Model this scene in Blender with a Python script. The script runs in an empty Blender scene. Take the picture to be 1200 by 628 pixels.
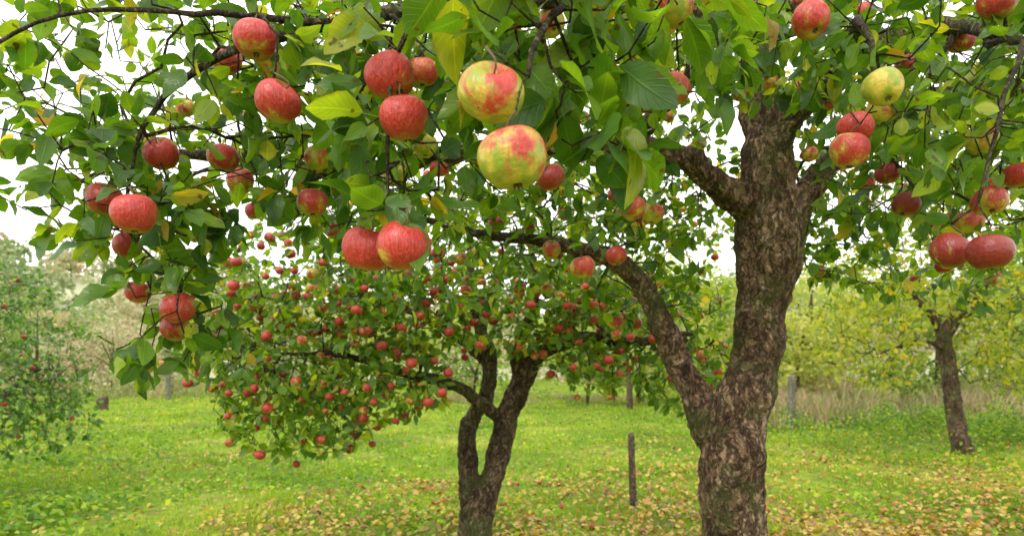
import bpy, math, numpy as np
from mathutils import Vector, Matrix
R = np.random.default_rng(11)
UP = np.array([0, 0, 1.0])

# ------------------------------------------------------------------ helpers
def link(o, parent=None):
    bpy.context.scene.collection.objects.link(o)
    if parent is not None:
        o.parent = parent
    return o

def make_mesh(name, V, faces, mats, fmat=None, attrs=None, smooth=True, parent=None):
    V = np.asarray(V, dtype=np.float32)
    me = bpy.data.meshes.new(name)
    me.vertices.add(len(V)); me.vertices.foreach_set('co', V.ravel())
    flat = np.concatenate([np.asarray(f).ravel() for f in faces]).astype(np.int32)
    tot = np.concatenate([np.full(len(f), np.asarray(f).shape[1]) for f in faces]).astype(np.int32)
    st = np.concatenate([[0], np.cumsum(tot)[:-1]]).astype(np.int32)
    me.loops.add(len(flat)); me.loops.foreach_set('vertex_index', flat)
    me.polygons.add(len(tot)); me.polygons.foreach_set('loop_start', st)
    me.update(calc_edges=True)
    me.polygons.foreach_set('use_smooth', np.full(len(tot), smooth))
    for m in mats: me.materials.append(m)
    if fmat is not None:
        me.polygons.foreach_set('material_index', np.asarray(fmat, dtype=np.int32))
    for k, a in (attrs or {}).items():
        at = me.attributes.new(k, 'FLOAT_VECTOR', 'POINT')
        at.data.foreach_set('vector', np.asarray(a, dtype=np.float32).ravel())
    me.update()
    return link(bpy.data.objects.new(name, me), parent)

def unit(a):
    return a / (np.linalg.norm(a, axis=-1, keepdims=True) + 1e-9)

# ------------------------------------------------------------------ node helper
class NT:
    def __init__(s, name):
        s.m = bpy.data.materials.new(name); s.m.use_nodes = True
        s.t = s.m.node_tree; s.t.nodes.clear()
        s.out = s.n('ShaderNodeOutputMaterial')
    def n(s, typ, **kw):
        nd = s.t.nodes.new(typ)
        for k, v in kw.items(): setattr(nd, k, v)
        return nd
    def l(s, a, b): s.t.links.new(a, b)
    def val(s, sock, v):
        if hasattr(v, 'is_output') : s.l(v, sock)
        else: sock.default_value = v
    def math(s, op, a, b=None, clamp=False):
        nd = s.n('ShaderNodeMath', operation=op); nd.use_clamp = clamp
        s.val(nd.inputs[0], a)
        if b is not None: s.val(nd.inputs[1], b)
        return nd.outputs[0]
    def mix(s, f, a, b, mode='MIX'):
        nd = s.n('ShaderNodeMix', data_type='RGBA', blend_type=mode)
        s.val(nd.inputs[0], f)
        s.val(nd.inputs[6], a if hasattr(a, 'is_output') else (*a, 1))
        s.val(nd.inputs[7], b if hasattr(b, 'is_output') else (*b, 1))
        return nd.outputs[2]
    def ramp(s, f, stops):
        nd = s.n('ShaderNodeValToRGB'); e = nd.color_ramp.elements
        while len(e) < len(stops): e.new(.5)
        for el, (p, c) in zip(e, stops):
            el.position = p; el.color = (*c, 1)
        s.l(f, nd.inputs[0]); return nd.outputs[0]
    def step(s, f, a, b, lo=0., hi=1.):
        nd = s.n('ShaderNodeMapRange', interpolation_type='SMOOTHSTEP')
        s.val(nd.inputs[0], f); nd.inputs[1].default_value = a; nd.inputs[2].default_value = b
        nd.inputs[3].default_value = lo; nd.inputs[4].default_value = hi
        return nd.outputs[0]
    def noise(s, vec, scale, detail=3, rough=.5):
        nd = s.n('ShaderNodeTexNoise'); nd.inputs['Scale'].default_value = scale
        nd.inputs['Detail'].default_value = detail; nd.inputs['Roughness'].default_value = rough
        if vec is not None: s.l(vec, nd.inputs['Vector'])
        return nd.outputs[0]
    def mapping(s, vec, scale):
        nd = s.n('ShaderNodeMapping'); s.l(vec, nd.inputs[0]); nd.inputs['Scale'].default_value = scale
        return nd.outputs[0]
    def attr(s, name):
        return s.n('ShaderNodeAttribute', attribute_name=name).outputs['Vector']
    def sep(s, v):
        nd = s.n('ShaderNodeSeparateXYZ'); s.l(v, nd.inputs[0]); return nd.outputs
    def obj(s): return s.n('ShaderNodeTexCoord').outputs['Object']
    def bump(s, h, strength, dist):
        nd = s.n('ShaderNodeBump'); nd.inputs['Strength'].default_value = strength
        nd.inputs['Distance'].default_value = dist; s.l(h, nd.inputs['Height']); return nd.outputs[0]
    def bsdf(s, col, rough, spec=.5, normal=None):
        nd = s.n('ShaderNodeBsdfPrincipled'); s.val(nd.inputs['Base Color'], col if hasattr(col, 'is_output') else (*col, 1))
        s.val(nd.inputs['Roughness'], rough); nd.inputs['Specular IOR Level'].default_value = spec
        if normal is not None: s.l(normal, nd.inputs['Normal'])
        return nd
    def done(s, sh): s.l(sh, s.out.inputs[0]); return s.m

def leaf_material(name, stops, trans=.42, tcol=(1.5, 1.55, .8), rough=.42, veins=True, spec=.4, big=None):
    t = NT(name); uv = t.sep(t.attr('leafuv'))
    col = t.ramp(uv[2], stops)
    if big:     # broad patches of lusher and drier growth
        col = t.mix(1, col, t.ramp(t.noise(t.obj(), big[0], 4, .6), big[1]), 'MULTIPLY')
    nrm = None
    if veins:
        nz = t.noise(t.obj(), 14, 2)
        col = t.mix(1, col, t.ramp(nz, [(.3, (.6, .65, .6)), (.7, (1.4, 1.3, 1.2))]), 'MULTIPLY')
        s = t.math('ABSOLUTE', uv[1])
        rib = t.step(s, .02, .09, 1, 0)
        ph = t.math('SUBTRACT', t.math('MULTIPLY', uv[0], 8.5), t.math('MULTIPLY', s, 2.3))
        fr = t.math('ABSOLUTE', t.math('SUBTRACT', t.math('FRACT', ph), .5))
        vein = t.step(fr, .0, .12, .55, 0)
        vv = t.math('MAXIMUM', rib, vein)
        lighter = t.mix(1, col, (1.9, 1.6, 1.7), 'MULTIPLY')
        col = t.mix(t.math('MULTIPLY', vv, .6), col, lighter)
        big_n = t.noise(t.obj(), 48, 2)
        col = t.mix(t.step(big_n, .65, .70, 0, .85), col, (.09, .045, .015))
        edge = t.math('MULTIPLY', t.step(s, .7, 1.05), t.step(nz, .53, .67))
        col = t.mix(t.math('MULTIPLY', edge, .8), col, (.20, .11, .02))
        hgt = t.math('ADD', t.math('MULTIPLY', vv, -1.), big_n)
        nrm = t.bump(hgt, .6, .0018)
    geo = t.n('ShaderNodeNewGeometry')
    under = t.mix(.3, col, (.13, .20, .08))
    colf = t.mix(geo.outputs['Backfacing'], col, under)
    p = t.bsdf(colf, rough, spec, nrm)
    tr = t.n('ShaderNodeBsdfTranslucent')
    t.l(t.mix(1, col, tcol, 'MULTIPLY'), tr.inputs[0])
    mx = t.n('ShaderNodeMixShader'); mx.inputs[0].default_value = trans
    t.l(p.outputs[0], mx.inputs[1]); t.l(tr.outputs[0], mx.inputs[2])
    return t.done(mx.outputs[0])

M_leaf = leaf_material('apple_leaf', [(0, (.022, .070, .010)), (.35, (.055, .145, .011)), (.68, (.125, .245, .016)),
                                      (.88, (.25, .35, .022)), (.95, (.45, .38, .03)), (1, (.28, .12, .03))], trans=.47, tcol=(2.15, 1.95, .75), rough=.34)
M_leaf_mid = leaf_material('apple_leaf_mid', [(0, (.04, .10, .010)), (.4, (.095, .20, .013)), (.75, (.21, .33, .02)),
                                      (.93, (.40, .42, .03)), (1, (.5, .32, .05))], trans=.48, tcol=(2.05, 1.9, .75), veins=False)
M_leaf_side = leaf_material('apple_leaf_side', [(0, (.03, .09, .018)), (.5, (.07, .17, .022)), (.9, (.15, .28, .03)),
                                      (1, (.34, .34, .05))], trans=.42, tcol=(1.7, 1.7, .8), veins=False)
M_leaf_yel = leaf_material('autumn_leaf', [(0, (.13, .21, .015)), (.4, (.27, .34, .02)), (.8, (.48, .46, .04)),
                                      (1, (.66, .42, .05))], trans=.5, veins=False)
M_far = leaf_material('distant_leaf_hazed', [(0, (.22, .29, .12)), (.35, (.34, .40, .18)), (.6, (.45, .46, .24)),
                                      (.8, (.52, .44, .28)), (1, (.56, .40, .28))], trans=.3, tcol=(1.2, 1.2, 1), veins=False, spec=.2)  # autumn tones, paled to paint distance haze into the leaf colour
M_farg = leaf_material('distant_leaf_green_hazed', [(0, (.13, .23, .05)), (.45, (.30, .39, .08)), (1, (.56, .54, .15))],
                       trans=.45, veins=False, spec=.2)  # greens lightened too: haze is part of this colour ramp
M_litter = leaf_material('fallen_leaf', [(0, (.13, .06, .03)), (.25, (.38, .15, .05)), (.5, (.58, .28, .06)),
                                      (.8, (.68, .46, .09)), (1, (.55, .45, .07))], trans=.2, veins=False, rough=.6)
M_grass = leaf_material('grass_blade', [(0, (.12, .24, .012)), (.5, (.23, .40, .016)), (.85, (.40, .53, .03)),
                                      (1, (.58, .52, .12))], trans=.42, tcol=(1.25, 1.25, .6), veins=False, spec=.25, rough=.5,
                        big=(.55, [(.34, (.48, .60, .6)), (.5, (1, 1, 1)), (.64, (1.5, 1.15, 1.5))]))
M_dry = leaf_material('dry_grass_blade', [(0, (.36, .23, .16)), (.45, (.55, .40, .28)), (.7, (.64, .51, .35)),
                                      (.8, (.34, .38, .12)), (1, (.26, .34, .08))], trans=.3, tcol=(1, 1, 1), veins=False, spec=.15, rough=.7,
                      big=(.35, [(.4, (.55, .75, .45)), (.6, (1.2, 1.12, 1.1))]))
M_herb = leaf_material('herb_leaf', [(0, (.06, .15, .015)), (.6, (.14, .28, .02)), (1, (.34, .42, .04))],
                       trans=.4, veins=False, spec=.3, big=(1.2, [(.3, (.65, .75, .7)), (.7, (1.5, 1.3, 1.2))]))

def bark_material(name, c1, c2, c3, moss, fine=1.0):
    t = NT(name); o = t.obj()
    wn = t.n('ShaderNodeTexNoise'); wn.inputs['Scale'].default_value = 9; wn.inputs['Detail'].default_value = 3; t.l(o, wn.inputs[0])
    wv = t.n('ShaderNodeMix', data_type='VECTOR'); wv.inputs[0].default_value = .10
    t.l(o, wv.inputs[4]); t.l(wn.outputs['Color'], wv.inputs[5])
    st = t.mapping(wv.outputs[1], (1, 1, .38))
    na = t.noise(st, 38 * fine, 6, .65)
    ridge = t.math('ABSOLUTE', t.math('SUBTRACT', na, .5))
    crack = t.step(ridge, .0, .06)                      # irregular furrows
    n1 = t.noise(st, 11 * fine, 7, .68); n2 = t.noise(o, 120 * fine, 4, .75)
    flake = t.step(t.noise(st, 62 * fine, 3, .6), .46, .56)
    tone = t.math('ADD', t.math('MULTIPLY', n1, .9), t.math('MULTIPLY', flake, .13))
    col = t.ramp(tone, [(.34, c1), (.51, c2), (.70, c3)])
    col = t.mix(t.math('MULTIPLY', t.math('SUBTRACT', 1, crack), .75), col, tuple(x * .3 for x in c1))
    col = t.mix(1, col, t.ramp(n2, [(.3, (.5, .5, .5)), (.7, (1.5, 1.45, 1.4))]), 'MULTIPLY')
    mm = t.math('MULTIPLY', t.step(t.noise(o, 4.5, 6, .7), .48, .60), moss)
    col = t.mix(mm, col, (.11, .13, .035))
    lich = t.step(t.noise(o, 30, 5, .65), .60, .66)
    col = t.mix(t.math('MULTIPLY', lich, .45), col, (.38, .32, .22))
    h = t.math('ADD', t.math('ADD', t.math('MULTIPLY', crack, .6), t.math('MULTIPLY', flake, .6)), t.math('ADD', n1, t.math('MULTIPLY', n2, .5)))
    return t.done(t.bsdf(col, .85, .25, t.bump(h, 1.0, .013 / fine)).outputs[0])

M_bark = bark_material('apple_bark', (.075, .038, .024), (.22, .125, .078), (.50, .35, .24), .55)
M_bark2 = bark_material('apple_bark_dark', (.045, .028, .018), (.135, .085, .05), (.30, .21, .14), .6)
M_twig = bark_material('twig_bark', (.035, .022, .015), (.085, .058, .038), (.18, .13, .095), .3, 2.0)
M_wood = bark_material('weathered_wood', (.06, .04, .03), (.16, .11, .075), (.30, .22, .16), .3, 1.2)
M_post = bark_material('grey_post', (.17, .16, .13), (.27, .25, .21), (.40, .38, .33), .25, 1.2)

def apple_material():
    t = NT('apple_skin'); co = t.attr('aco'); ar = t.sep(t.attr('arnd'))   # blush, seed, darkness
    c = t.sep(co)
    sh = t.n('ShaderNodeVectorMath', operation='ADD'); t.l(co, sh.inputs[0])
    cx = t.n('ShaderNodeCombineXYZ'); t.l(t.math('MULTIPLY', ar[1], 37), cx.inputs[0]); t.l(t.math('MULTIPLY', ar[1], 91), cx.inputs[1])
    t.l(cx.outputs[0], sh.inputs[1]); v = sh.outputs[0]
    streak = t.noise(t.mapping(v, (9, 9, 1.0)), 1, 4, .65)
    fine = t.noise(t.mapping(v, (26, 26, 2.0)), 1, 4, .65)
    blot = t.noise(v, 1.15, 3, .55)
    m = t.math('ADD', t.math('MULTIPLY', blot, 2.3), t.math('MULTIPLY', streak, 1.0))
    m = t.math('ADD', m, t.math('MULTIPLY', fine, .6))
    m = t.math('ADD', m, t.math('MULTIPLY', c[1], -.22))
    m = t.math('ADD', m, t.math('MULTIPLY', c[2], .20))
    m = t.math('ADD', m, t.math('SUBTRACT', ar[0], 2.52))
    mask = t.step(m, -.28, .33)
    base = t.mix(t.step(t.noise(v, 1.8, 3), .38, .62), (.27, .33, .03), (.60, .43, .06))
    red = t.mix(t.step(fine, .35, .65), (.50, .010, .022), (.64, .085, .07))
    red = t.mix(t.step(streak, .42, .62), t.mix(.55, red, (.32, .006, .015)), red)
    red = t.mix(t.math('MULTIPLY', ar[2], .9), red, (.13, .004, .010))
    col = t.mix(t.math('MULTIPLY', mask, .97), base, red)
    rad = t.math('SQRT', t.math('ADD', t.math('MULTIPLY', c[0], c[0]), t.math('MULTIPLY', c[1], c[1])))
    cav = t.math('MULTIPLY', t.step(rad, .12, .45, 1, 0), t.step(c[2], .2, .5))
    col = t.mix(t.math('MULTIPLY', cav, .8), col, (.26, .22, .05))
    bot = t.math('MULTIPLY', t.step(rad, .15, .7, 1, 0), t.step(c[2], -.2, -.6))
    col = t.mix(t.math('MULTIPLY', bot, .6), col, (.50, .40, .06))
    vo = t.n('ShaderNodeTexVoronoi'); vo.inputs['Scale'].default_value = 9; t.l(v, vo.inputs['Vector'])
    dots = t.step(vo.outputs['Distance'], .05, .12, .5, 0)
    col = t.mix(dots, col, (.72, .45, .26))
    scab = t.step(t.noise(v, 3.6, 5, .65), .65, .685)
    col = t.mix(t.math('MULTIPLY', scab, .8), col, (.10, .055, .03))
    rough = t.math('ADD', .24, t.math('MULTIPLY', t.noise(v, 5, 4), .20))
    p = t.bsdf(col, rough, .42, t.bump(t.math('ADD', t.noise(v, 5, 4), t.math('MULTIPLY', scab, -.3)), .22, .012))
    return t.done(p.outputs[0])
M_apple = apple_material()
tt = NT('apple_stem'); M_stem = tt.done(tt.bsdf(tt.mix(tt.noise(tt.obj(), 80), (.06, .035, .015), (.16, .12, .04)), .7).outputs[0])

# ------------------------------------------------------------------ leaf batches
def leaf_template(us, ws, ss, petiole=True, serr=0.):
    V, F4, F3 = [], [], []
    V.append((0, 0)); rows = []
    for i in range(1, len(us) - 1):
        row = []
        for s in ss:
            row.append(len(V)); w = ws[i] * (1 + (serr if (i % 2 and abs(s) > .9) else 0)); V.append((us[i], s * w))
        rows.append(row)
    tip = len(V); V.append((1, 0))
    for a in range(len(ss) - 1):
        F3.append((0, rows[0][a + 1], rows[0][a])); F3.append((rows[-1][a], rows[-1][a + 1], tip))
        for r0, r1 in zip(rows[:-1], rows[1:]): F4.append((r0[a], r0[a + 1], r1[a + 1], r1[a]))
    S = [0] + [s for _ in rows for s in ss] + [0]
    if petiole:
        b = len(V)
        V += [(-.3, -.018), (-.3, .018), (.02, .018), (.02, -.018)]; S += [0, 0, 0, 0]; F4.append((b, b + 1, b + 2, b + 3))
    return np.array(V), np.array(S, float), (np.array(F4) if F4 else np.zeros((0, 4), int)), (np.array(F3) if F3 else np.zeros((0, 3), int))
T_hi = leaf_template([0, .05, .12, .2, .28, .36, .44, .52, .6, .68, .76, .84, .91, .96, 1],
                     [0, .3, .58, .78, .91, .98, 1, .98, .92, .82, .68, .5, .3, .14, 0], [-1, -.5, 0, .5, 1], True, .06)
T_mid = leaf_template([0, .18, .45, .75, 1], [0, .72, 1, .66, 0], [-1, 0, 1], True)
T_lo = (np.array([(0, 0), (.45, -1), (1, 0), (.45, 1)], float), np.array([0, -1., 0, 1.]), np.array([(0, 1, 2, 3)]), np.zeros((0, 3), int))

class Leaves:
    def __init__(s): s.P, s.D, s.N, s.L, s.r = [], [], [], [], []
    def add(s, P, D, N, L, r=None):
        n = len(P); s.P.append(P); s.D.append(D); s.N.append(N); s.L.append(L)
        s.r.append(R.random(n) if r is None else r)
    def cat(s): return [np.concatenate(a) for a in (s.P, s.D, s.N, s.L, s.r)]

def leaf_object(name, P, D, N, L, rnd, T, mat, parent=None, asp=.29, curl=.35, fold=.4, pet=.3):
    Tv, S, F4, F3 = T; n, k = len(P), len(Tv)
    D = unit(D); N = unit(N - (N * D).sum(1, keepdims=True) * D); W = np.cross(N, D)
    u = Tv[:, 0][None, :]; w = Tv[:, 1][None, :]
    cu = (curl * (R.random(n) * 1.8 - .35))[:, None]; fo = (fold * (R.random(n) * 1.5 - .1))[:, None]
    a = (asp * R.uniform(.8, 1.2, n))[:, None]; ph = (R.random(n) * 6.28)[:, None]
    tw = R.normal(0, .5, n)[:, None]
    h = -cu * np.clip(u, 0, 1) ** 2 + fo * a * np.abs(w) ** 1.3 + .05 * np.sin(u * 9 + ph) * np.abs(w) + tw * a * w * u
    x = u + pet * (T is not T_lo); y = w * a + .10 * np.sin(ph * 3) * np.clip(u, 0, 1) ** 2
    V = P[:, None, :] + L[:, None, None] * (x[..., None] * D[:, None, :] + y[..., None] * W[:, None, :] + h[..., None] * N[:, None, :])
    off = (np.arange(n) * k)[:, None, None]
    faces = []
    if len(F4): faces.append((F4[None] + off).reshape(-1, 4))
    if len(F3): faces.append((F3[None] + off).reshape(-1, 3))
    uv = np.stack([np.broadcast_to(u, (n, k)), np.broadcast_to(S[None], (n, k)), np.broadcast_to(rnd[:, None], (n, k))], -1)
    return make_mesh(name, V.reshape(-1, 3), faces, [mat], attrs={'leafuv': uv.reshape(-1, 3)}, parent=parent)

# ------------------------------------------------------------------ tubes
def tube(pts, rad, sides):
    pts = np.asarray(pts, float); n = len(pts)
    tan = unit(np.gradient(pts, axis=0))
    a = np.cross(tan[0], [0.3, .9, .2]); a = a / np.linalg.norm(a)
    V = np.zeros((n, sides, 3)); th = np.arange(sides) / sides * 2 * np.pi
    for i in range(n):
        a = a - tan[i] * (a @ tan[i]); a /= np.linalg.norm(a); b = np.cross(tan[i], a)
        V[i] = pts[i] + rad[i] * (np.cos(th)[:, None] * a + np.sin(th)[:, None] * b)
    idx = np.arange(n * sides).reshape(n, sides)
    q = np.stack([idx[:-1], np.roll(idx[:-1], -1, 1), np.roll(idx[1:], -1, 1), idx[1:]], -1).reshape(-1, 4)
    V = V.reshape(-1, 3); V = np.vstack([V, pts[0], pts[-1]]); c0, c1 = n * sides, n * sides + 1
    t0 = [(c0, (j + 1) % sides, j) for j in range(sides)]
    e = (n - 1) * sides
    t1 = [(c1, e + j, e + (j + 1) % sides) for j in range(sides)]
    return V, q, np.array(t0 + t1)

class Acc:
    def __init__(s): s.V, s.Q, s.T, s.n = [], [], [], 0
    def add(s, V, Q, T):
        s.V.append(V); s.Q.append(Q + s.n); s.T.append(T + s.n); s.n += len(V)
    def obj(s, name, mat, parent=None):
        return make_mesh(name, np.vstack(s.V), [np.vstack(s.Q), np.vstack(s.T)], [mat], parent=parent)

def catmull(P, spacing):
    P = np.asarray(P, float); P2 = np.vstack([2 * P[0] - P[1], P, 2 * P[-1] - P[-2]]); out = []
    for i in range(1, len(P2) - 2):
        p0, p1, p2, p3 = P2[i - 1:i + 3]; m = max(2, int(np.linalg.norm((p2 - p1)[:3]) / spacing))
        for t in np.arange(m) / m:
            out.append(.5 * (2 * p1 + (p2 - p0) * t + (2 * p0 - 5 * p1 + 4 * p2 - p3) * t * t + (3 * p1 - p0 - 3 * p2 + p3) * t ** 3))
    out.append(P[-1]); return np.array(out)

# ------------------------------------------------------------------ tree growing
class Tree:
    def __init__(s):
        cap = 120000
        s.pos = np.zeros((cap, 3)); s.par = np.full(cap, -1); s.man = np.zeros(cap); s.n = 0; s.limbs = []
    def node(s, p, par, r=0.):
        s.pos[s.n] = p; s.par[s.n] = par; s.man[s.n] = r; s.n += 1; return s.n - 1
    def limb(s, rows, wob=.03):          # rows: x,y,z,r
        C = catmull(rows, .04); k = len(C)
        w = np.cumsum(R.normal(0, 1, (k, 3)), 0); w -= np.linspace(0, 1, k)[:, None] * w[-1]
        C[:, :3] += w * wob * .12
        if s.n == 0: par = -1
        else:
            d = np.linalg.norm(s.pos[:s.n] - C[0, :3], axis=1); par = int(d.argmin())
        s.limbs.append(C)
        for row in C: par = s.node(row[:3], par, row[3])
    def grow(s, targets, step=.05, jit=.05, lift=.12):
        targets = np.asarray(targets)
        base = s.pos[:s.n].copy()
        d0 = np.array([np.min(((base - t) ** 2).sum(1)) for t in targets])
        for i in np.argsort(d0):
            t = targets[i]; d2 = ((s.pos[:s.n] - t) ** 2).sum(1); j = int(d2.argmin()); L = math.sqrt(d2[j])
            if L < .012: continue
            pj = s.pos[j]; k = max(1, int(L / step)); v = t - pj
            pd = s.pos[j] - s.pos[s.par[j]] if s.par[j] >= 0 else v
            pd = pd / (np.linalg.norm(pd) + 1e-9)
            c = pj + v * .45 + pd * L * .18 + UP * lift * L + R.normal(0, jit, 3) * L
            q = j
            for m in range(1, k + 1):
                f = m / k; p = (1 - f) ** 2 * pj + 2 * f * (1 - f) * c + f * f * t
                if m < k: p = p + R.normal(0, .004, 3)
                q = s.node(p, q)
    def finish(s, tip=.0015, e=2.35, cap=.018):
        n = s.n; acc = np.zeros(n); s.kids = [[] for _ in range(n)]
        r = np.zeros(n)
        for i in range(n - 1, -1, -1):
            v = acc[i] ** (1 / e) if acc[i] > 0 else tip
            r[i] = s.man[i] if s.man[i] > 0 else min(v, cap)
            p = s.par[i]
            if p >= 0:
                acc[p] += r[i] ** e if s.man[i] == 0 else 0; s.kids[p].append(i)
        for i in range(n):
            p = s.par[i]
            if p >= 0 and s.man[i] == 0: r[i] = min(r[i], r[p] * .97 if r[p] > .003 else r[p] * 1.0)
        s.r = r
    def build(s, name, mtrunk, mtwig, voxel=.009, disp=.02, sides=5, split=.026):
        e = bpy.data.objects.new(name, None); link(e)
        A = Acc(); B = Acc()
        for C in s.limbs:
            k = int((C[:, 3] > split).sum())
            if k > 3: A.add(*tube(C[:k, :3], C[:k, 3], 24))
            if k < len(C) - 1:
                T = C[max(k - 4, 0):].copy(); rr = T[:, 3] * (1 + R.normal(0, .06, len(T)))
                B.add(*tube(T[:, :3], rr, 10))
        tr = A.obj('trunk', mtrunk, e)
        md = tr.modifiers.new('fuse', 'REMESH'); md.mode = 'VOXEL'; md.voxel_size = voxel; md.use_smooth_shade = True
        sm = tr.modifiers.new('soft', 'SMOOTH'); sm.iterations = 5
        for nm, ty, sc, st in (('lumps', 'CLOUDS', .13, disp * 1.7), ('knots', 'CLOUDS', .05, disp * .9), ('grain', 'CLOUDS', .018, disp * .5)):
            tx = bpy.data.textures.new(name + nm, ty); tx.noise_scale = sc
            m = tr.modifiers.new(nm, 'DISPLACE'); m.texture = tx; m.strength = st; m.mid_level = .5; m.texture_coords = 'LOCAL'
        A = B; seen = np.zeros(s.n, bool)
        for i in range(s.n):
            if s.man[i] > 0 or seen[i]: continue
            ch = [s.par[i], i]; seen[i] = True; q = i
            while s.kids[q]:
                q = max(s.kids[q], key=lambda a: s.r[a]); ch.append(q); seen[q] = True
            rr = s.r[ch].copy(); rr[0] = rr[1]
            A.add(*tube(s.pos[ch], rr, 7 if rr[1] > .006 else sides))
        A.obj('branches', mtwig, e)
        return e
    def leaves(s, size, rmax=.0045, pnode=.8, ntip=5):
        n = s.n; tip = np.array([len(k) == 0 for k in s.kids]); tw = (s.r < rmax) & (s.man[:n] == 0)
        vig = np.clip(R.normal(1, .35, n), .3, 1.6)
        idx = np.concatenate([np.nonzero(tw & tip & (R.random(n) < vig * .75))[0] for _ in range(ntip)] +
                             [np.nonzero(tw & ~tip & (R.random(n) < pnode))[0], np.nonzero(tw & ~tip & (R.random(n) < pnode * .5))[0]])
        P = s.pos[idx]; par = s.par[idx]; d = unit(P - s.pos[par])
        P = P - (P - s.pos[par]) * (R.random(len(P)) * .7)[:, None]
        q = R.normal(0, 1, P.shape); q -= (q * d).sum(1, keepdims=True) * d; q = unit(q)
        D = unit(.5 * d + q * .95 + np.array([0, 0, -.30]) + R.normal(0, .15, P.shape))
        N = unit(UP + R.normal(0, .65, P.shape))
        L = R.uniform(size[0], size[1], len(P)) * R.uniform(.7, 1.12, len(P))
        # neighbouring leaves share a tone: young yellow shoots, old dark clusters
        tone = .5 + .28 * np.sin(P[:, 0] * 9 + 3 * np.sin(P[:, 2] * 7)) * np.sin(P[:, 1] * 8 + P[:, 2] * 6)
        rn = np.clip(.6 * R.random(len(P)) + .4 * tone + R.normal(0, .1, len(P)), 0, .9)
        sen = R.random(len(P)) < .05; rn[sen] = R.uniform(.88, 1, sen.sum())
        return P, D, N, L, rn

def vol(c, r, n, shell=.0):
    v = unit(R.normal(0, 1, (n, 3))) * (R.random((n, 1)) ** (1 / 3) * (1 - shell) + shell)
    return np.array(c) + v * np.array(r)

# ------------------------------------------------------------------ apples
def apple_template(nu, nv):
    V = []
    for j in range(nv + 1):
        th = math.pi * j / nv
        for i in range(nu):
            ph = 2 * math.pi * i / nu
            rd = math.sin(th) ** .92 * (1 + .07 * math.cos(th)); z = math.cos(th) * .88
            z -= .34 * math.exp(-(rd / .30) ** 2) if th < 1.5 else 0
            z += .19 * math.exp(-(rd / .26) ** 2) if th > 1.6 else 0
            lob = 1 + .03 * math.cos(5 * ph) * max(0, -math.cos(th)) + .015 * math.cos(2 * ph + 1) + .012 * math.cos(3 * ph)
            V.append((rd * math.cos(ph) * lob, rd * math.sin(ph) * lob, z))
    idx = np.arange((nv + 1) * nu).reshape(nv + 1, nu)
    q = np.stack([idx[1:], np.roll(idx[1:], -1, 1), np.roll(idx[:-1], -1, 1), idx[:-1]], -1).reshape(-1, 4)
    return np.array(V), q
A_hi, A_lo = apple_template(40, 28), apple_template(12, 9)

def rotm(tilt, az, spin):
    return np.array(Matrix.Rotation(az, 3, 'Z') @ Matrix.Rotation(tilt, 3, 'X') @ Matrix.Rotation(spin, 3, 'Z'))

def hero_apple(c, rad, blush, dark, attach):
    Tv, q = A_hi
    M = rotm(R.normal(0, .42), R.uniform(0, 6.28), R.uniform(-.8, .8))
    sc = np.array([1, R.uniform(.95, 1.03), R.uniform(.98, 1.10)])
    lump = 1 + .035 * np.sin(Tv[:, [0]] * 3 + R.random() * 6) * np.sin(Tv[:, [1]] * 2.5 + R.random() * 6) + .02 * np.sin(Tv[:, [2]] * 3 + R.random() * 6)
    Va = (Tv * sc * lump * rad) @ M.T
    Rz = rotm(0, R.uniform(-.9, .9), 0); aco = (Tv @ M.T) @ Rz.T
    aco[:, 2] = Tv[:, 2]
    p0 = M @ np.array([0, 0, .5 * rad]); p1 = M @ np.array([0, 0, 1.0 * rad]); p2 = np.array(attach) - np.array(c)
    C = catmull([[*p0, .0014], [*p1, .0013], [*p2, .002]], .006)
    acc = Acc(); acc.add(*tube(C[:, :3], C[:, 3], 8))
    for k in range(5):     # calyx sepals
        a = k * 1.2566; b0 = M @ (np.array([.05 * math.cos(a), .05 * math.sin(a), -.66]) * rad); b1 = M @ (np.array([.15 * math.cos(a), .15 * math.sin(a), -.90]) * rad)
        acc.add(*tube(np.array([b0, (b0 + b1) / 2, b1]), np.array([.05, .045, .01]) * rad, 5))
    Vx = np.vstack(acc.V); Qx = np.vstack(acc.Q) + len(Va); Tx = np.vstack(acc.T) + len(Va)
    V = np.vstack([Va, Vx]); at = np.vstack([aco, np.zeros_like(Vx)])
    o = make_mesh('apple', V, [q, Qx, Tx], [M_apple, M_stem], fmat=[0] * len(q) + [1] * (len(Qx) + len(Tx)),
                  attrs={'aco': at, 'arnd': np.tile([blush, R.random(), dark], (len(V), 1))})
    o.location = c
    return o

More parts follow.
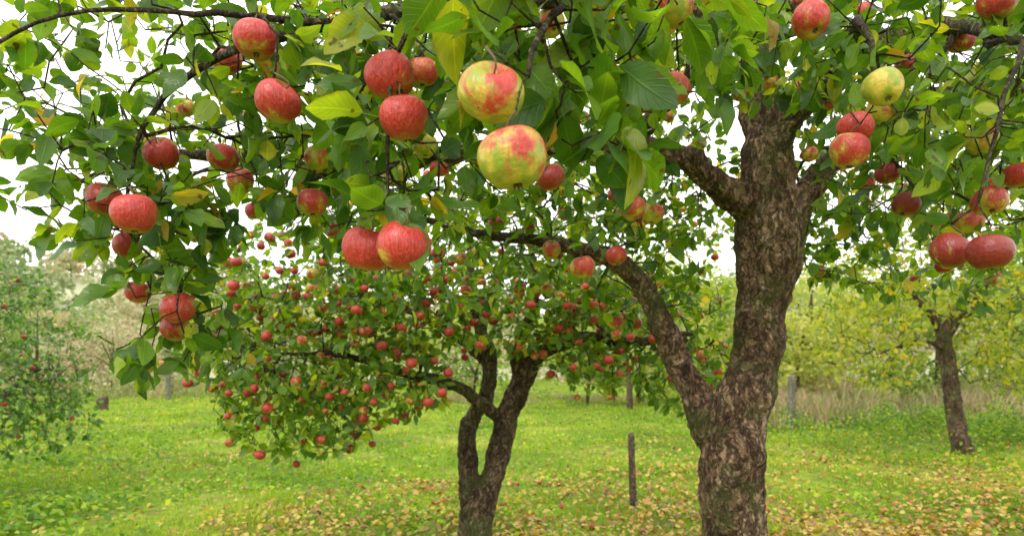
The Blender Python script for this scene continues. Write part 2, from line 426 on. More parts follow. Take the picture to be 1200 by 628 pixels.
def apple_mass(name, C, rad, parent, blush=(.5, 1.0), dark=(0, .5), lying=False, stem=True):
    Tv, q = A_lo; Vs, Fs, At, Ar, n = [], [], [], [], 0
    for c, r in zip(C, rad):
        M = rotm(R.normal(0, 1.2 if lying else .4), R.uniform(0, 6.28), R.uniform(0, 6))
        V = (Tv * r * R.uniform(.9, 1.06, 3)) @ M.T + c; k = len(V); b = [R.uniform(*blush), R.random(), R.uniform(*dark)]
        aco = Tv @ M.T
        Vs.append(V); Fs.append(q + n); At.append(aco); Ar.append(np.tile(b, (k, 1))); n += k
    S = Acc(); S.n = n
    if stem:
        for c, r in zip(C, rad):
            S.add(*tube(np.array([c + UP * r * .5, c + UP * r + [.003, 0, 0], c + UP * (r + .02)]), np.array([.0015] * 3), 4))
        Vs += S.V; sn = sum(len(v) for v in S.V); At.append(np.zeros((sn, 3))); Ar.append(np.zeros((sn, 3)))
    Q = np.vstack(Fs); faces = [Q]; fm = [0] * len(Q)
    if stem:
        SQ, ST = np.vstack(S.Q), np.vstack(S.T); faces += [SQ, ST]; fm += [1] * (len(SQ) + len(ST))
    return make_mesh(name, np.vstack(Vs), faces, [M_apple, M_stem], fmat=fm,
                     attrs={'aco': np.vstack(At), 'arnd': np.vstack(Ar)}, parent=parent)

# ================================================================== FRONT APPLE TREE
# x, y, z, radius, blush, dark
HERO = [(-.469, 1.25, 2.091, .039, .95, .1), (-.4125, 1.2, 1.958, .039, .95, .1), (-.71, 1.7, 2.25, .037, .95, .1),
 (-.771, 1.5, 1.959, .037, .85, .2), (-.676, 1.6, 1.98, .036, .8, .1), (-.716, 1.8, 1.979, .036, .6, .1),
 (-.866, 1.45, 1.846, .038, .95, .3), (-.692, 1.25, 1.772, .039, 1.0, .1), (-.90, 1.6, 1.774, .034, .9, .2),
 (-.986, 1.8, 1.687, .034, .9, .2), (-.735, 1.5, 1.62, .037, .85, .1), (-.80, 1.62, 1.584, .034, .9, .2),
 (-.191, 1.07, 1.948, .039, 1.0, 0), (-.165, 1.04, 1.872, .039, 1.05, 0), (-.184, 1.4, 2.095, .033, .7, 0),
 (-.026, .84, 1.831, .0395, .42, 0), (.001, .80, 1.738, .0405, .38, 0), (-.231, 1.09, 1.68, .039, 1.1, .05),
 (-.159, 1.0, 1.671, .039, .98, 0), (-.468, 1.6, 1.876, .036, .75, .1), (-.45, 1.6, 1.978, .036, .4, .1),
 (-.735, 2.4, 2.136, .034, .9, .2), (.084, 1.5, 1.907, .032, .9, .6), (-.23, 1.8, 2.074, .034, -.1, 0),
 (-.3375, 2.0, 2.05, .033, 0, 0), (.096, 1.7, 2.344, .036, .5, 0), (.336, 1.4, 2.226, .039, .5, 0),
 (.38, 1.6, 2.14, .037, .8, 0), (.6125, 1.4, 2.202, .039, .9, .1), (.73, 1.45, 1.998, .038, .95, .1),
 (.693, 1.4, 1.934, .039, .85, .1), (.707, 1.3, 2.023, .037, .15, 0), (.87, 1.6, 2.09, .036, .3, 0),
 (.866, 1.35, 1.721, .037, 1.3, .8), (.875, 1.25, 1.702, .0375, 1.35, .85), (1.12, 1.6, 1.878, .038, .7, .3),
 (1.204, 1.8, 1.871, .037, .5, .1), (1.192, 1.6, 1.94, .036, .8, .1), (1.1, 2.0, 2.055, .035, 1.0, .6),
 (1.097, 1.9, 1.939, .037, 1.0, .8), (1.1, 1.6, 2.02, .036, .2, 0), (1.247, 1.9, 2.395, .036, 1., .6),
 (1.27, 2.2, 2.46, .034, .9, .4), (1.065, 1.5, 2.287, .038, .9, .2), (1.14, 2.2, 2.63, .034, .9, .1),
 (.355, 2.0, 1.95, .037, .75, .1), (.454, 2.2, 1.98, .036, .5, 0), (.366, 2.4, 1.875, .036, .9, .2),
 (.2075, 2.0, 1.78, .037, .6, .1), (.15, 2.6, 1.93, .036, .5, .1)]
H = np.array(HERO)
attach = H[:, :3] + np.array([0, 0, 1]) * (H[:, [3]] + .012) + R.normal(0, .007, (len(H), 3)) * [1, 1, .3]

T1 = Tree()
T1.limb([(.87, 2.6, -.15, .19), (.86, 2.6, .08, .15), (.86, 2.6, .45, .122), (.855, 2.6, .84, .115), (.845, 2.6, 1.1, .120), (.87, 2.6, 1.28, .106), (.917, 2.6, 1.45, .096),
         (.955, 2.6, 1.74, .098), (1.0, 2.6, 1.97, .124), (.985, 2.6, 2.15, .105), (.97, 2.6, 2.32, .09), (.94, 2.6, 2.56, .075), (.91, 2.62, 2.82, .06),
         (.95, 2.7, 3.2, .04), (.9, 2.75, 3.6, .02)])
T1.limb([(.81, 2.6, 1.12, .07), (.745, 2.6, 1.25, .066), (.69, 2.62, 1.38, .055), (.60, 2.64, 1.58, .05), (.49, 2.62, 1.79, .04), (.37, 2.6, 1.89, .032),
         (.15, 2.7, 1.97, .025), (-.15, 2.8, 2.03, .018), (-.4, 2.8, 2.1, .012)])
T1.limb([(.97, 2.6, 2.04, .07), (.86, 2.56, 2.10, .062), (.72, 2.5, 2.19, .05), (.60, 2.47, 2.26, .048), (.42, 2.42, 2.27, .044), (.15, 2.35, 2.24, .034),
         (-.2, 2.25, 2.17, .028), (-.5, 2.2, 2.11, .024), (-.75, 2.1, 2.13, .018), (-1.0, 1.95, 2.08, .011), (-1.2, 1.85, 1.98, .006)])
T1.limb([(.44, 2.43, 2.27, .035), (.50, 2.38, 2.36, .03), (.60, 2.3, 2.44, .026), (.55, 2.2, 2.6, .018), (.4, 2.0, 2.72, .01)])
T1.limb([(1.03, 2.6, 2.0, .07), (1.12, 2.6, 2.12, .05), (1.2, 2.58, 2.24, .045), (1.33, 2.5, 2.38, .038), (1.52, 2.4, 2.44, .03), (1.8, 2.3, 2.40, .02), (2.1, 2.3, 2.3, .01)])
T1.limb([(.98, 2.6, 2.34, .055), (1.08, 2.45, 2.48, .045), (1.15, 2.2, 2.52, .035), (1.2, 1.9, 2.42, .024), (1.2, 1.65, 2.28, .014), (1.15, 1.45, 2.12, .006)])
T1.limb([(.94, 2.6, 2.6, .05), (.75, 2.3, 2.62, .04), (.45, 1.95, 2.52, .034), (.22, 1.75, 2.42, .026), (-.10, 1.5, 2.29, .018), (-.37, 1.38, 2.17, .012),
         (-.60, 1.36, 2.10, .008), (-.76, 1.4, 1.98, .005), (-.84, 1.45, 1.80, .0035)])
T1.limb([(.30, 1.8, 2.45, .016), (.2, 1.45, 2.33, .011), (.10, 1.15, 2.12, .007), (.03, .93, 1.95, .005), (.02, .86, 1.86, .003)])
T1.limb([(-.02, 1.56, 2.32, .010), (-.12, 1.25, 2.17, .007), (-.15, 1.08, 2.05, .005), (-.19, 1.04, 1.93, .0035), (-.19, 1.04, 1.79, .0028), (-.195, 1.05, 1.74, .0025)])
T1.limb([(-.33, 1.39, 2.18, .008), (-.62, 1.25, 2.13, .005), (-.84, 1.2, 2.10, .0035), (-1.0, 1.25, 2.02, .003)])
T1.limb([(1.15, 2.2, 2.52, .02), (.9, 1.8, 2.40, .012), (.78, 1.5, 2.22, .007), (.76, 1.42, 2.08, .004)])
T1.limb([(1.18, 1.7, 2.3, .010), (1.05, 1.4, 2.15, .006), (.93, 1.3, 1.95, .004), (.88, 1.29, 1.80, .003)])
T1.limb([(.91, 2.62, 2.82, .04), (1.2, 2.9, 3.0, .03), (1.7, 3.1, 2.95, .018), (2.2, 3.2, 2.7, .008)])
T1.limb([(-.6, 2.15, 2.12, .015), (-.85, 2.4, 2.25, .01), (-1.2, 2.6, 2.2, .006), (-1.6, 2.5, 2.0, .003)])
T1.grow(attach, step=.035, jit=.06, lift=.18)
V1 = [((-.78, 1.48, 1.86), (.19, .22, .20), 105), ((-.76, 1.5, 1.60), (.14, .18, .14), 52), ((-1.0, 1.55, 1.98), (.24, .25, .16), 46),
      ((-.80, 1.5, 2.24), (.5, .3, .12), 66), ((-1.15, 1.9, 2.30), (.4, .4, .2), 38),
      ((-.42, 1.5, 2.12), (.28, .28, .2), 160), ((-.45, 1.75, 1.92), (.30, .28, .12), 80), ((0, 1.05, 2.05), (.27, .2, .12), 70),
      ((-.15, 1.25, 1.92), (.2, .18, .14), 40), ((.13, .98, 1.88), (.10, .09, .10), 28), ((.30, 1.35, 2.18), (.25, .25, .16), 60), ((-.2, 1.05, 1.78), (.05, .05, .10), 12),
      ((0, 1.7, 2.35), (1.0, .4, .18), 160), ((.2, 2.3, 2.62), (1.5, .5, .22), 250), ((-.3, 2.3, 2.2), (.8, .4, .25), 170),
      ((.30, 2.7, 2.13), (.55, .35, .30), 200), ((-.25, 2.9, 2.0), (.7, .4, .28), 180), ((.55, 2.9, 1.82), (.28, .3, .16), 70), ((.6, 3.1, 2.35), (.45, .3, .35), 190),
      ((1.0, 1.65, 2.28), (.33, .32, .17), 125), ((.95, 1.5, 2.02), (.26, .22, .14), 85), ((1.2, 1.9, 2.05), (.32, .35, .22), 130),
      ((1.45, 2.3, 2.45), (.55, .5, .25), 190), ((1.9, 2.9, 2.15), (.7, .6, .45), 360), ((1.35, 3.0, 2.22), (.45, .3, .38), 190), ((1.5, 3.0, 2.9), (1.1, .7, .4), 130),
      ((.3, 3.0, 2.95), (1.5, .6, .4), 180), ((-.9, 2.7, 2.5), (.8, .5, .35), 110), ((.75, 2.0, 2.42), (.3, .4, .14), 75)]
tg = np.vstack([vol(*v) for v in V1])
tg = tg[np.linalg.norm(tg - [0, 0, 1.5], axis=1) > .75]
T1.grow(tg, step=.045, jit=.10, lift=.10)
T1.finish()
e_front = T1.build('apple_tree', M_bark, M_twig, voxel=.007, disp=.022)
P, D, N, L, rn = T1.leaves((.040, .074), pnode=.9, ntip=7)
L = L * np.where(P[:, 1] < 1.2, 1.3, 1.0) * np.where((P[:, 1] < 1.3) & (P[:, 0] > 0) & (P[:, 0] < .35), 1.15, 1.0)
# leaves keep clear of the fruit
Cc = P + D * L[:, None] * .7
cam = np.array([0, 0, 1.5]); ok = np.ones(len(P), bool)
for h in HERO:
    a = np.array(h[:3]); v = cam - a; Lv = np.linalg.norm(v); v /= Lv
    w = Cc - a; s_ = (w * v).sum(1); perp = np.linalg.norm(w - s_[:, None] * v, axis=1)
    ok &= ~((s_ > -.02) & (perp < (h[3] * (1 - s_ / Lv) + L * .25)) & (R.random(len(P)) < .84))
ok &= np.linalg.norm(Cc - cam, axis=1) > .62
P, D, N, L, rn = [a[ok] for a in (P, D, N, L, rn)]
near = P[:, 1] < 1.75
leaf_object('leaves_near', P[near], D[near], N[near], L[near], rn[near], T_hi, M_leaf, e_front)
leaf_object('leaves', P[~near], D[~near], N[~near], L[~near], rn[~near], T_mid, M_leaf, e_front)
for h, at in zip(HERO, attach):
    hero_apple(h[:3], h[3], h[4], h[5], at)
tips = np.array([i for i in range(T1.n) if not T1.kids[i] and T1.pos[i, 1] > 2.0 and T1.man[i] == 0])
pk = R.choice(tips, 105, replace=False)
C = T1.pos[pk] - UP * .05
apple_mass('apples_inner', C, R.uniform(.026, .037, len(C)), e_front, blush=(.3, 1.1))

# ================================================================== MIDDLE APPLE TREE
T2 = Tree()
T2.limb([(-.28, 4.6, -.12, .17), (-.27, 4.6, .1, .135), (-.25, 4.6, .33, .115), (-.235, 4.6, .52, .11), (-.15, 4.6, .72, .08), (-.06, 4.6, 1.07, .078), (.05, 4.6, 1.36, .07),
         (.2, 4.6, 1.56, .055), (.5, 4.55, 1.66, .045), (.85, 4.5, 1.62, .03), (1.2, 4.4, 1.7, .014)])
T2.limb([(-.26, 4.6, .45, .085), (-.305, 4.6, .72, .07), (-.30, 4.62, 1.05, .06), (-.19, 4.65, 1.27, .055), (-.17, 4.65, 1.53, .05), (-.25, 4.7, 1.9, .04), (-.3, 4.7, 2.5, .02)])
T2.limb([(-.07, 4.6, 1.12, .05), (-.22, 4.5, 1.24, .042), (-.40, 4.4, 1.36, .035), (-.69, 4.3, 1.43, .028), (-1.1, 4.25, 1.55, .018), (-1.6, 4.2, 1.55, .008)])
T2.limb([(.05, 4.6, 1.38, .05), (.05, 4.5, 1.6, .04), (.15, 4.4, 1.95, .03), (.1, 4.4, 2.5, .015)])
T2.limb([(-.17, 4.66, 1.5, .04), (-.5, 4.8, 1.75, .03), (-1.0, 4.9, 1.95, .018), (-1.5, 4.9, 1.9, .008)])
T2.limb([(.2, 4.6, 1.56, .045), (.5, 4.8, 1.85, .03), (.9, 5.0, 2.1, .018), (1.4, 5.0, 2.1, .008)])
V2 = [((-1.50, 4.2, 1.52), (.52, .55, .40), 420), ((-1.3, 4.2, 1.15), (.50, .4, .24), 190), ((-1.3, 4.2, 1.98), (.7, .6, .35), 300), ((-.75, 4.2, 1.80), (.5, .5, .33), 280), ((-.75, 4.1, 1.40), (.42, .3, .26), 190),
      ((0, 4.4, 1.98), (.75, .6, .33), 400), ((.75, 4.5, 1.88), (.7, .6, .35), 400), ((1.2, 4.5, 1.45), (.42, .4, .28), 210), ((.55, 4.4, 1.50), (.35, .3, .17), 100), ((-.05, 4.3, 1.66), (.45, .3, .10), 60),
      ((0, 4.7, 2.5), (1.8, .9, .5), 480)]
T2.grow(np.vstack([vol(*v) for v in V2]), step=.07, jit=.11, lift=.08)
T2.finish(tip=.002)
e2 = T2.build('apple_tree', M_bark2, M_twig, voxel=.011, disp=.02)
P, D, N, L, rn = T2.leaves((.05, .082), rmax=.008, pnode=.95, ntip=10)
leaf_object('leaves', P, D, N, L, rn, T_mid, M_leaf_mid, e2)
tips = np.array([i for i in range(T2.n) if not T2.kids[i] and T2.man[i] == 0])
front = np.where(T2.pos[tips, 1] < 4.5, 2.0, .5) * np.where(T2.pos[tips, 2] < 1.35, .3, 1); pk = R.choice(tips, 470, replace=False, p=front / front.sum())
C = T2.pos[pk] - UP * .045 + R.normal(0, .03, (len(pk), 3)) + np.array([0, -.02, 0])
apple_mass('apples', C, R.uniform(.021, .036, len(C)), e2, blush=(.5, 1.2), dark=(0, .6))

# ================================================================== LEFT APPLE TREE
T3 = Tree()
T3.limb([(-6.9, 8.6, -.1, .15), (-6.9, 8.6, .4, .1), (-6.8, 8.5, .9, .09), (-6.5, 8.3, 1.5, .06), (-6.2, 8.2, 2.2, .03)])
T3.limb([(-6.8, 8.5, .8, .06), (-6.2, 8.3, 1.1, .04), (-5.6, 8.0, 1.4, .02), (-5.2, 7.9, 1.4, .01)])
T3.limb([(-6.85, 8.5, .7, .06), (-7.1, 8.3, 1.3, .04), (-7.4, 8.3, 1.9, .02)])
T3.grow(np.vstack([vol((-6.3, 8.2, 1.5), (1.3, .9, .85), 650), vol((-5.6, 7.9, 1.0), (.8, .6, .60), 400), vol((-6.4, 8.2, 2.3), (.9, .8, .5), 230)]), step=.12, jit=.12)
T3.finish(tip=.0025)
e3 = T3.build('apple_tree', M_bark2, M_twig, voxel=.02, disp=.02)
P, D, N, L, rn = T3.leaves((.05, .085), rmax=.012, pnode=.95, ntip=10)
leaf_object('leaves', P, D, N, L, rn, T_mid, M_leaf_side, e3)
tips = np.array([i for i in range(T3.n) if not T3.kids[i]]); pk = R.choice(tips, 30, replace=False)
apple_mass('apples', T3.pos[pk] - UP * .05, R.uniform(.03, .038, 30), e3, blush=(.8, 1.1), dark=(.3, .9))

# ================================================================== FAR RIGHT AUTUMN TREE
T4 = Tree()
T4.limb([(7.6, 11.4, -.1, .20), (7.5, 11.4, .2, .15), (7.4, 11.4, .9, .13), (7.3, 11.4, 1.6, .12), (7.25, 11.4, 2.0, .10), (7.5, 11.4, 2.4, .08), (7.9, 11.3, 2.9, .05), (8.1, 11.3, 3.6, .02)])
T4.limb([(7.25, 11.4, 1.8, .09), (7.0, 11.3, 2.2, .06), (6.6, 11.2, 2.6, .045), (6.2, 11.1, 3.1, .02)])
T4.limb([(7.28, 11.4, 1.7, .05), (6.8, 11.2, 1.85, .04), (6.2, 11.0, 1.75, .02), (5.8, 11.0, 1.6, .01)])
T4.limb([(7.4, 11.4, 2.3, .05), (8.0, 11.2, 2.5, .04), (8.7, 11, 2.6, .02)])
T4.grow(np.vstack([vol((7.0, 11.2, 2.9), (1.9, 1.3, .8), 560), vol((5.8, 11.0, 1.9), (.9, .9, .85), 330), vol((8.3, 11.2, 1.9), (1.1, 1, 1.0), 480), vol((7.6, 11.3, 4.0), (1.7, 1.2, .8), 260)]), step=.15, jit=.12)
T4.finish(tip=.003)
e4 = T4.build('autumn_tree', M_bark2, M_twig, voxel=.025, disp=.03)
P, D, N, L, rn = T4.leaves((.07, .12), rmax=.014, pnode=.9, ntip=11)
leaf_object('leaves', P, D, N, L, rn, T_mid, M_leaf_yel, e4)

# ================================================================== GROUND
def gh(x, y):
    return .035 * np.sin(.9 * x + .5 * y) + .03 * np.sin(1.7 * y - .6 * x + 1) + .05 * np.sin(.23 * x + 1) * np.sin(.31 * y) + .018 * np.sin(3.1 * x + 2.3 * y)
gx = np.sign(np.linspace(-1, 1, 221)) * np.abs(np.linspace(-1, 1, 221)) ** 2.4 * 400
gy = np.concatenate([np.linspace(-60, 0, 20), np.linspace(.3, 30, 120), 30 + np.linspace(0.02, 1, 60) ** 2 * 470])
X, Y = np.meshgrid(gx, gy); Z = gh(X, Y)
idx = np.arange(X.size).reshape(X.shape)
q = np.stack([idx[:-1, :-1], idx[:-1, 1:], idx[1:, 1:], idx[1:, :-1]], -1).reshape(-1, 4)
t = NT('grass_ground'); o = t.obj()
c = t.ramp(t.noise(o, .5, 5, .6), [(.3, (.10, .18, .015)), (.5, (.20, .31, .025)), (.7, (.38, .42, .07))])
c = t.mix(1, c, t.ramp(t.noise(o, 14, 5, .7), [(.3, (.35, .35, .32)), (.7, (1.3, 1.3, 1.2))]), 'MULTIPLY')
c = t.mix(t.step(t.noise(o, 3.5, 4), .52, .68, 0, .7), c, (.19, .12, .055))
M_ground = t.done(t.bsdf(c, .9, .1, t.bump(t.noise(o, 25, 5, .7), .8, .05)).outputs[0])
make_mesh('ground', np.stack([X, Y, Z], -1).reshape(-1, 3), [q], [M_ground])

def blades(name, x, y, h, w, mat, rnd, lean=.5, parent=None):
    n = len(x); z = gh(x, y) - .005; P = np.stack([x, y, z], -1); a = R.uniform(0, 6.28, n)
    S = np.stack([np.cos(a), np.sin(a), 0 * a], -1); b = R.uniform(0, 6.28, n)
    Lv = np.stack([np.cos(b), np.sin(b), 0 * b], -1) * (R.random(n) * lean)[:, None] * h[:, None]
    h = h[:, None]; w = w[:, None]
    V = np.stack([P - S * w, P + S * w, P + UP * h * .55 + Lv * .35 + S * w * .8, P + UP * h * .55 + Lv * .35 - S * w * .8, P + UP * h * (1 - .25 * lean) + Lv], 1)
    off = (np.arange(n) * 5)[:, None]
    uv = np.stack([np.tile([0, 0, .5, .5, 1], (n, 1)), np.zeros((n, 5)), np.repeat(rnd[:, None], 5, 1)], -1)
    return make_mesh(name, V.reshape(-1, 3), [np.array([[0, 1, 2, 3]]) + off, np.array([[3, 2, 4]]) + off], [mat], attrs={'leafuv': uv.reshape(-1, 3)}, parent=parent)
def patch(x, y):
    return .5 + .25 * np.sin(1.9 * x + .7 * y + np.sin(1.3 * y)) + .25 * np.sin(1.1 * x - 2.1 * y + 2 * np.sin(.8 * x))
n = 300000
y = 3.5 * (60 / 3.5) ** R.random(n); x = R.uniform(-1, 1, n) * (.95 * y + 1.5)
tuft = patch(x * 3.1, y * 3.3) * patch(x * 1.3 + 5, y * 1.1)
k = R.random(n) < .28 + 1.5 * tuft; x, y, tuft = x[k], y[k], tuft[k]; n = len(x)
pt = patch(x, y)
h = (.025 + .06 * R.random(n)) * (.45 + .6 * pt + 1.6 * tuft) * (1 + y * .015); w = .0022 * (y / 4) ** .75 * R.uniform(.7, 1.5, n)
rn = np.clip(R.normal(.42, .22, n) + .35 * (pt - .5) + .25 * np.clip((y - 10) / 10, 0, 1) * R.random(n), 0, 1)
blades('grass', x, y, h, w, M_grass, rn, lean=.9)
n = 60000; y = 4 * (35 / 4) ** R.random(n); x = R.uniform(-1, 1, n) * (.9 * y + 1); k = R.random(n) < patch(x * .7, y * .7) ** 1.5; x, y = x[k], y[k]; n = len(x)
a = R.uniform(0, 6.28, n)
leaf_object('lawn_weeds', np.stack([x, y, gh(x, y) + R.uniform(.01, .07, n)], -1), np.stack([np.cos(a), np.sin(a), R.uniform(.1, .8, n)], -1), UP + R.normal(0, .4, (n, 3)),
            R.uniform(.03, .07, n) * (y / 6) ** .4, R.random(n) * .8, T_lo, M_grass, asp=.42)
# fallen leaves: thick under the crowns, thin elsewhere
n = 95000; y = 4.5 * (32 / 4.5) ** R.random(n); x = R.uniform(-1, 1, n) * (.9 * y + 1)
pr = .05 + .8 * np.clip((x + .8) / 3.5, 0, 1) * np.clip((15 - y) / 6, 0, 1) * (.12 + .88 * patch(x * .9 + 3, y * .8) ** 1.3) + .6 * (np.hypot((x - .2) * .8, y - 6.0) < 2.4) * patch(x * 2, y * 2) + .16 * patch(x * .5, y * .4 + 2) ** 3
k = R.random(n) < pr; x, y = x[k], y[k]; n = len(x); a = R.uniform(0, 6.28, n)
leaf_object('fallen_leaves', np.stack([x, y, gh(x, y) + R.uniform(.02, .09, n)], -1), np.stack([np.cos(a), np.sin(a), R.normal(0, .3, n)], -1), UP + R.normal(0, .45, (n, 3)),
            R.uniform(.03, .068, n), R.random(n) ** 1.15, T_mid, M_litter, asp=.36)
n = 60; x = np.concatenate([R.normal(-.2, 1.0, n // 2), R.normal(1.8, 1.4, n // 2)]); y = R.uniform(5.0, 8.5, n)
apple_mass('fallen_apples', np.stack([x, y, gh(x, y) + .03], -1), R.uniform(.026, .035, n), None, lying=True, stem=False, blush=(.3, 1.0), dark=(0, .8))

def strip(n, x0, x1, y0, y1, hm):
    x = R.uniform(x0, x1, n); y = R.uniform(y0, y1, n); c = patch(x * .55 + 1, y * .5) * (.6 + .4 * np.sin(x * 3.1 + y))
    k = R.random(n) < .08 + 1.4 * c; x, y, c = x[k], y[k], c[k]
    return x, y, hm * (.3 + .7 * R.random(len(x))) * (.25 + 1.0 * c)
xs = [strip(30000, 5.5, 17, 15.5, 24, 1.8), strip(9000, 15, 30, 15, 25, 1.5), strip(12000, -32, -13, 28, 38, 1.5), strip(4000, -3, 6, 24, 30, .6)]
x, y, h = [np.concatenate(a) for a in zip(*xs)]
blades('dry_grass', x, y, h, np.full(len(x), .011), M_dry, R.random(len(x)), lean=1.1)
def herbs(n, x0, x1, y0, y1, hm):
    x = R.normal((x0 + x1) / 2, (x1 - x0) / 3.6, n); y = R.normal((y0 + y1) / 2, (y1 - y0) / 3.6, n); c = patch(x * 1.7, y * 1.7) * patch(x * .8 + 2, y * .9)
    k = R.random(n) < c * 1.8; x, y, c = x[k], y[k], c[k]
    return np.stack([x, y, gh(x, y) + R.random(len(x)) * hm * (.2 + 1.3 * c)], -1)
P = np.vstack([herbs(20000, 5.5, 14, 11.0, 16, .70), herbs(9000, -8.5, -3.5, 5.0, 8.0, .20), herbs(14000, 3, 18, 14.5, 18, .65), herbs(9000, -13, -4.5, 8.5, 14, .25), herbs(9000, -30, -10, 24, 30, .8)]); n = len(P)
a = R.uniform(0, 6.28, n)
leaf_object('low_herbs', P, np.stack([np.cos(a), np.sin(a), R.normal(.1, .5, n)], -1), UP + R.normal(0, .6, (n, 3)), R.uniform(.04, .10, n), R.random(n), T_lo, M_herb, asp=.33)

# ================================================================== HILL & DISTANT TREES
def ss(v, a, b):
    f = np.clip((v - a) / (b - a), 0, 1); return f * f * (3 - 2 * f)
def hh(x, y): return ss(y, 48, 150) * (9 + 13 * ss(-x, 25, 90) + 2 * np.sin(x * .03) + 1.2 * np.sin(x * .11 + y * .05)) - .4
hx = np.linspace(-350, 350, 90); hy = np.linspace(46, 330, 60); X, Y = np.meshgrid(hx, hy); Z = hh(X, Y)
idx = np.arange(X.size).reshape(X.shape); q = np.stack([idx[:-1, :-1], idx[:-1, 1:], idx[1:, 1:], idx[1:, :-1]], -1).reshape(-1, 4)
t = NT('hill_grass_hazed'); o = t.obj()
M_hill = t.done(t.bsdf(t.ramp(t.noise(o, .09, 5, .6), [(.3, (.26, .31, .17)), (.5, (.38, .39, .24)), (.7, (.48, .44, .30))]), .95, .05).outputs[0])  # hillside haze is painted in as paler ramp colours
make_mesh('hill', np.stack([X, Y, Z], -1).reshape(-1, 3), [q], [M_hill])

LF, LG = Leaves(), Leaves(); TA = Acc()
def far_tree(x, y, H_, Rr, n, size, hue, acc, z0=0., low=.32):
    th = H_ * .3
    pts = np.array([[x, y, z0 - .3], [x + R.normal(0, .1), y, z0 + th], [x + R.normal(0, .3), y, z0 + H_ * .8]]); TA.add(*tube(pts, np.array([.022, .015, .004]) * H_, 6))
    nl = 14; cs = np.stack([x + R.normal(0, .5, nl) * Rr, y + R.normal(0, .45, nl) * Rr, z0 + H_ * R.uniform(low, .9, nl)], -1); rs = R.uniform(.2, .46, nl) * Rr
    for c in cs[:6]:
        TA.add(*tube(np.array([pts[1], (pts[1] + c) / 2 + UP * .1, c]), np.array([.009, .006, .002]) * H_, 4))
    w = rs ** 2 / (rs ** 2).sum()
    for c, r, m in zip(cs, rs, (w * n).astype(int)):
        P = vol(c, (r * 1.2, r, r * .75), m, .2); d = unit(P - c + R.normal(0, r * .6, P.shape)) + np.array([0, 0, -.3])
        acc.add(P, d, UP + R.normal(0, .7, P.shape), R.uniform(.6, 1.3, m) * size, np.clip(hue + R.normal(0, .16, m) + R.normal(0, .14), 0, 1))
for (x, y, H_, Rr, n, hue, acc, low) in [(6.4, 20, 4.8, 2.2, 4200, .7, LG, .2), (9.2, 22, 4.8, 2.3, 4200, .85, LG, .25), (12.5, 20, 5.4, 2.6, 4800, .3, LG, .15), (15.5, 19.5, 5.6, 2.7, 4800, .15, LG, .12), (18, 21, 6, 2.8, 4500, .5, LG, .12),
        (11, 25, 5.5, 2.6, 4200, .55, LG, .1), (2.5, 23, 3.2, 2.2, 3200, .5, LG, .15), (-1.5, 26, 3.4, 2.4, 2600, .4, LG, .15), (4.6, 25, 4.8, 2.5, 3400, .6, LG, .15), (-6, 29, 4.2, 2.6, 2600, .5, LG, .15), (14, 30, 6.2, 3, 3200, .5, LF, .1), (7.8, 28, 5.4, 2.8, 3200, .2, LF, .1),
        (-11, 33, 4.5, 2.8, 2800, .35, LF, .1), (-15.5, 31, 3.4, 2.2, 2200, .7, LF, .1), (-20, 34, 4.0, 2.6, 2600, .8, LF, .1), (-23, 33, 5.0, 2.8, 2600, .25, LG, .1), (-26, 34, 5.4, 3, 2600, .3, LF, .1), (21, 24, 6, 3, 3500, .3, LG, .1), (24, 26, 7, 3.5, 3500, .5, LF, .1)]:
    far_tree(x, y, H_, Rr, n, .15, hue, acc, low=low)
for i in range(60):
    y = R.uniform(42, 75); x = R.uniform(-1.0, 1.0) * y
    far_tree(x, y, R.uniform(4, 7.5), R.uniform(2.2, 3.8), 1000, .36, R.choice([.1, .3, .5, .75, .9]), LF, float(max(hh(x, y), 0)), .1)
for i in range(110):
    y = R.uniform(85, 160); x = R.uniform(-1.0, 1.0) * y
    far_tree(x, y, R.uniform(6, 10), R.uniform(4, 6), 420, 1.0, R.choice([.05, .15, .3, .5, .75]), LF, float(hh(x, y)), .1)
eD = bpy.data.objects.new('distant_trees', None); link(eD)
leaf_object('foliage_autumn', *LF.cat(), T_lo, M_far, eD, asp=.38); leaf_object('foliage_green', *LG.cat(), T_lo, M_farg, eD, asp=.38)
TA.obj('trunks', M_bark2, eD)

# ================================================================== POSTS / STUMP
def post(name, x, y, h, w, mat, tilt=(0, 0), sides=10, jag=.02):
    ks = np.linspace(-.2, 1, 14); V = []
    for k in ks:
        for i in range(sides):
            a = 6.283 * i / sides; r = w * .5 * (1 + .10 * math.sin(3 * a + 1) + .05 * math.sin(k * 9 + a * 2)) * (1 - .08 * k)
            z = k * h + (jag * math.sin(a + .7) if k == 1 else 0)
            V.append((r * math.cos(a) + tilt[0] * k * h, r * math.sin(a) + tilt[1] * k * h, z))
    m = len(ks); idx = np.arange(m * sides).reshape(m, sides)
    q = np.stack([idx[:-1], np.roll(idx[:-1], -1, 1), np.roll(idx[1:], -1, 1), idx[1:]], -1).reshape(-1, 4)
    r2 = [(v[0] * .8 + tilt[0] * h * .2, v[1] * .8, v[2] + .012) for v in V[-sides:]]; b = len(V); V += r2
    q = np.vstack([q, [(b - sides + i, b - sides + (i + 1) % sides, b + (i + 1) % sides, b + i) for i in range(sides)]])
    c = len(V); V.append((tilt[0] * h, tilt[1] * h, h + .014)); T = [(c, b + i, b + (i + 1) % sides) for i in range(sides)]
    o = make_mesh(name, V, [q, np.array(T)], [mat], smooth=False); o.location = (x, y, float(gh(np.array(x), np.array(y)))); return o
post('wooden_stake', 1.25, 7.05, .74, .072, M_wood, (-.03, 0))
post('fence_post', 6.30, 15.4, 1.25, .18, M_post, (.01, 0)); post('fence_post', 3.7, 21.5, 1.1, .2, M_wood)
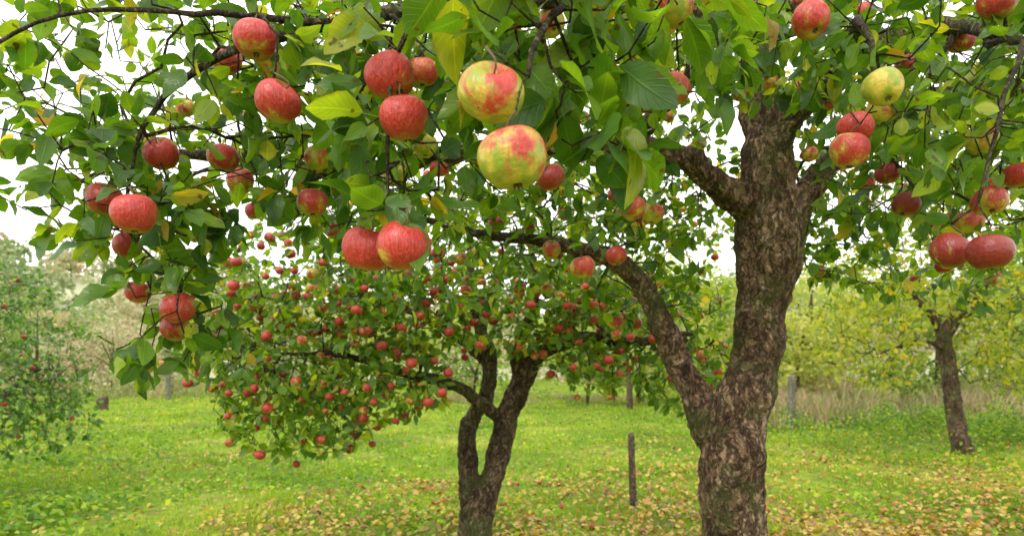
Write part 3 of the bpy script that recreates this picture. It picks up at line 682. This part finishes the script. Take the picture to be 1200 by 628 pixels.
post('fence_post', -13.6, 27, 2.0, .22, M_post)
post('tree_stump', -13.2, 22, .42, .36, M_wood, jag=.06)

# ================================================================== LIGHT, SKY, CAMERA
W = bpy.data.worlds.new('World'); bpy.context.scene.world = W; W.use_nodes = True
nt = W.node_tree; nt.nodes.clear()
EL, AZ = math.radians(46), math.radians(208)     # sun behind-left of the viewer, veiled by cloud
sky = nt.nodes.new('ShaderNodeTexSky'); sky.sky_type = 'NISHITA'; sky.sun_disc = False; sky.sun_elevation = EL; sky.sun_rotation = AZ
hs = nt.nodes.new('ShaderNodeHueSaturation'); hs.inputs['Saturation'].default_value = .3; hs.inputs['Value'].default_value = 2.0
nt.links.new(sky.outputs[0], hs.inputs['Color'])
tc = nt.nodes.new('ShaderNodeTexCoord'); nz = nt.nodes.new('ShaderNodeTexNoise'); nz.inputs['Scale'].default_value = 2.2; nz.inputs['Detail'].default_value = 5
nt.links.new(tc.outputs['Generated'], nz.inputs[0])
cr = nt.nodes.new('ShaderNodeMix'); cr.data_type = 'RGBA'; nt.links.new(nz.outputs[0], cr.inputs[0])
cr.inputs[6].default_value = (13, 13.1, 12.8, 1); cr.inputs[7].default_value = (17.5, 17.2, 16.2, 1)
mx = nt.nodes.new('ShaderNodeMix'); mx.data_type = 'RGBA'; mx.inputs[0].default_value = .9
nt.links.new(hs.outputs[0], mx.inputs[6]); nt.links.new(cr.outputs[2], mx.inputs[7])
bg = nt.nodes.new('ShaderNodeBackground'); bg.inputs[1].default_value = .15; nt.links.new(mx.outputs[2], bg.inputs[0])
wo = nt.nodes.new('ShaderNodeOutputWorld'); nt.links.new(bg.outputs[0], wo.inputs[0])
sl = bpy.data.lights.new('sun', 'SUN'); sl.energy = 1.5; sl.angle = math.radians(10); sl.color = (1, .96, .88)
so = link(bpy.data.objects.new('sun', sl))
sd = Vector((math.sin(AZ) * math.cos(EL), math.cos(AZ) * math.cos(EL), math.sin(EL)))
so.rotation_euler = sd.to_track_quat('Z', 'Y').to_euler()

cd = bpy.data.cameras.new('camera'); co = link(bpy.data.objects.new('camera', cd)); co.location = (0, 0, 1.5)
co.rotation_euler = (math.radians(90), 0, 0); cd.lens = 24; cd.sensor_width = 36; cd.shift_y = .0925; cd.clip_start = .05; cd.clip_end = 2000
cd.dof.use_dof = True; cd.dof.focus_distance = 1.3; cd.dof.aperture_fstop = 6.3
sc = bpy.context.scene; sc.camera = co
sc.view_settings.view_transform = 'Standard'; sc.view_settings.look = 'None'; sc.view_settings.exposure = 0
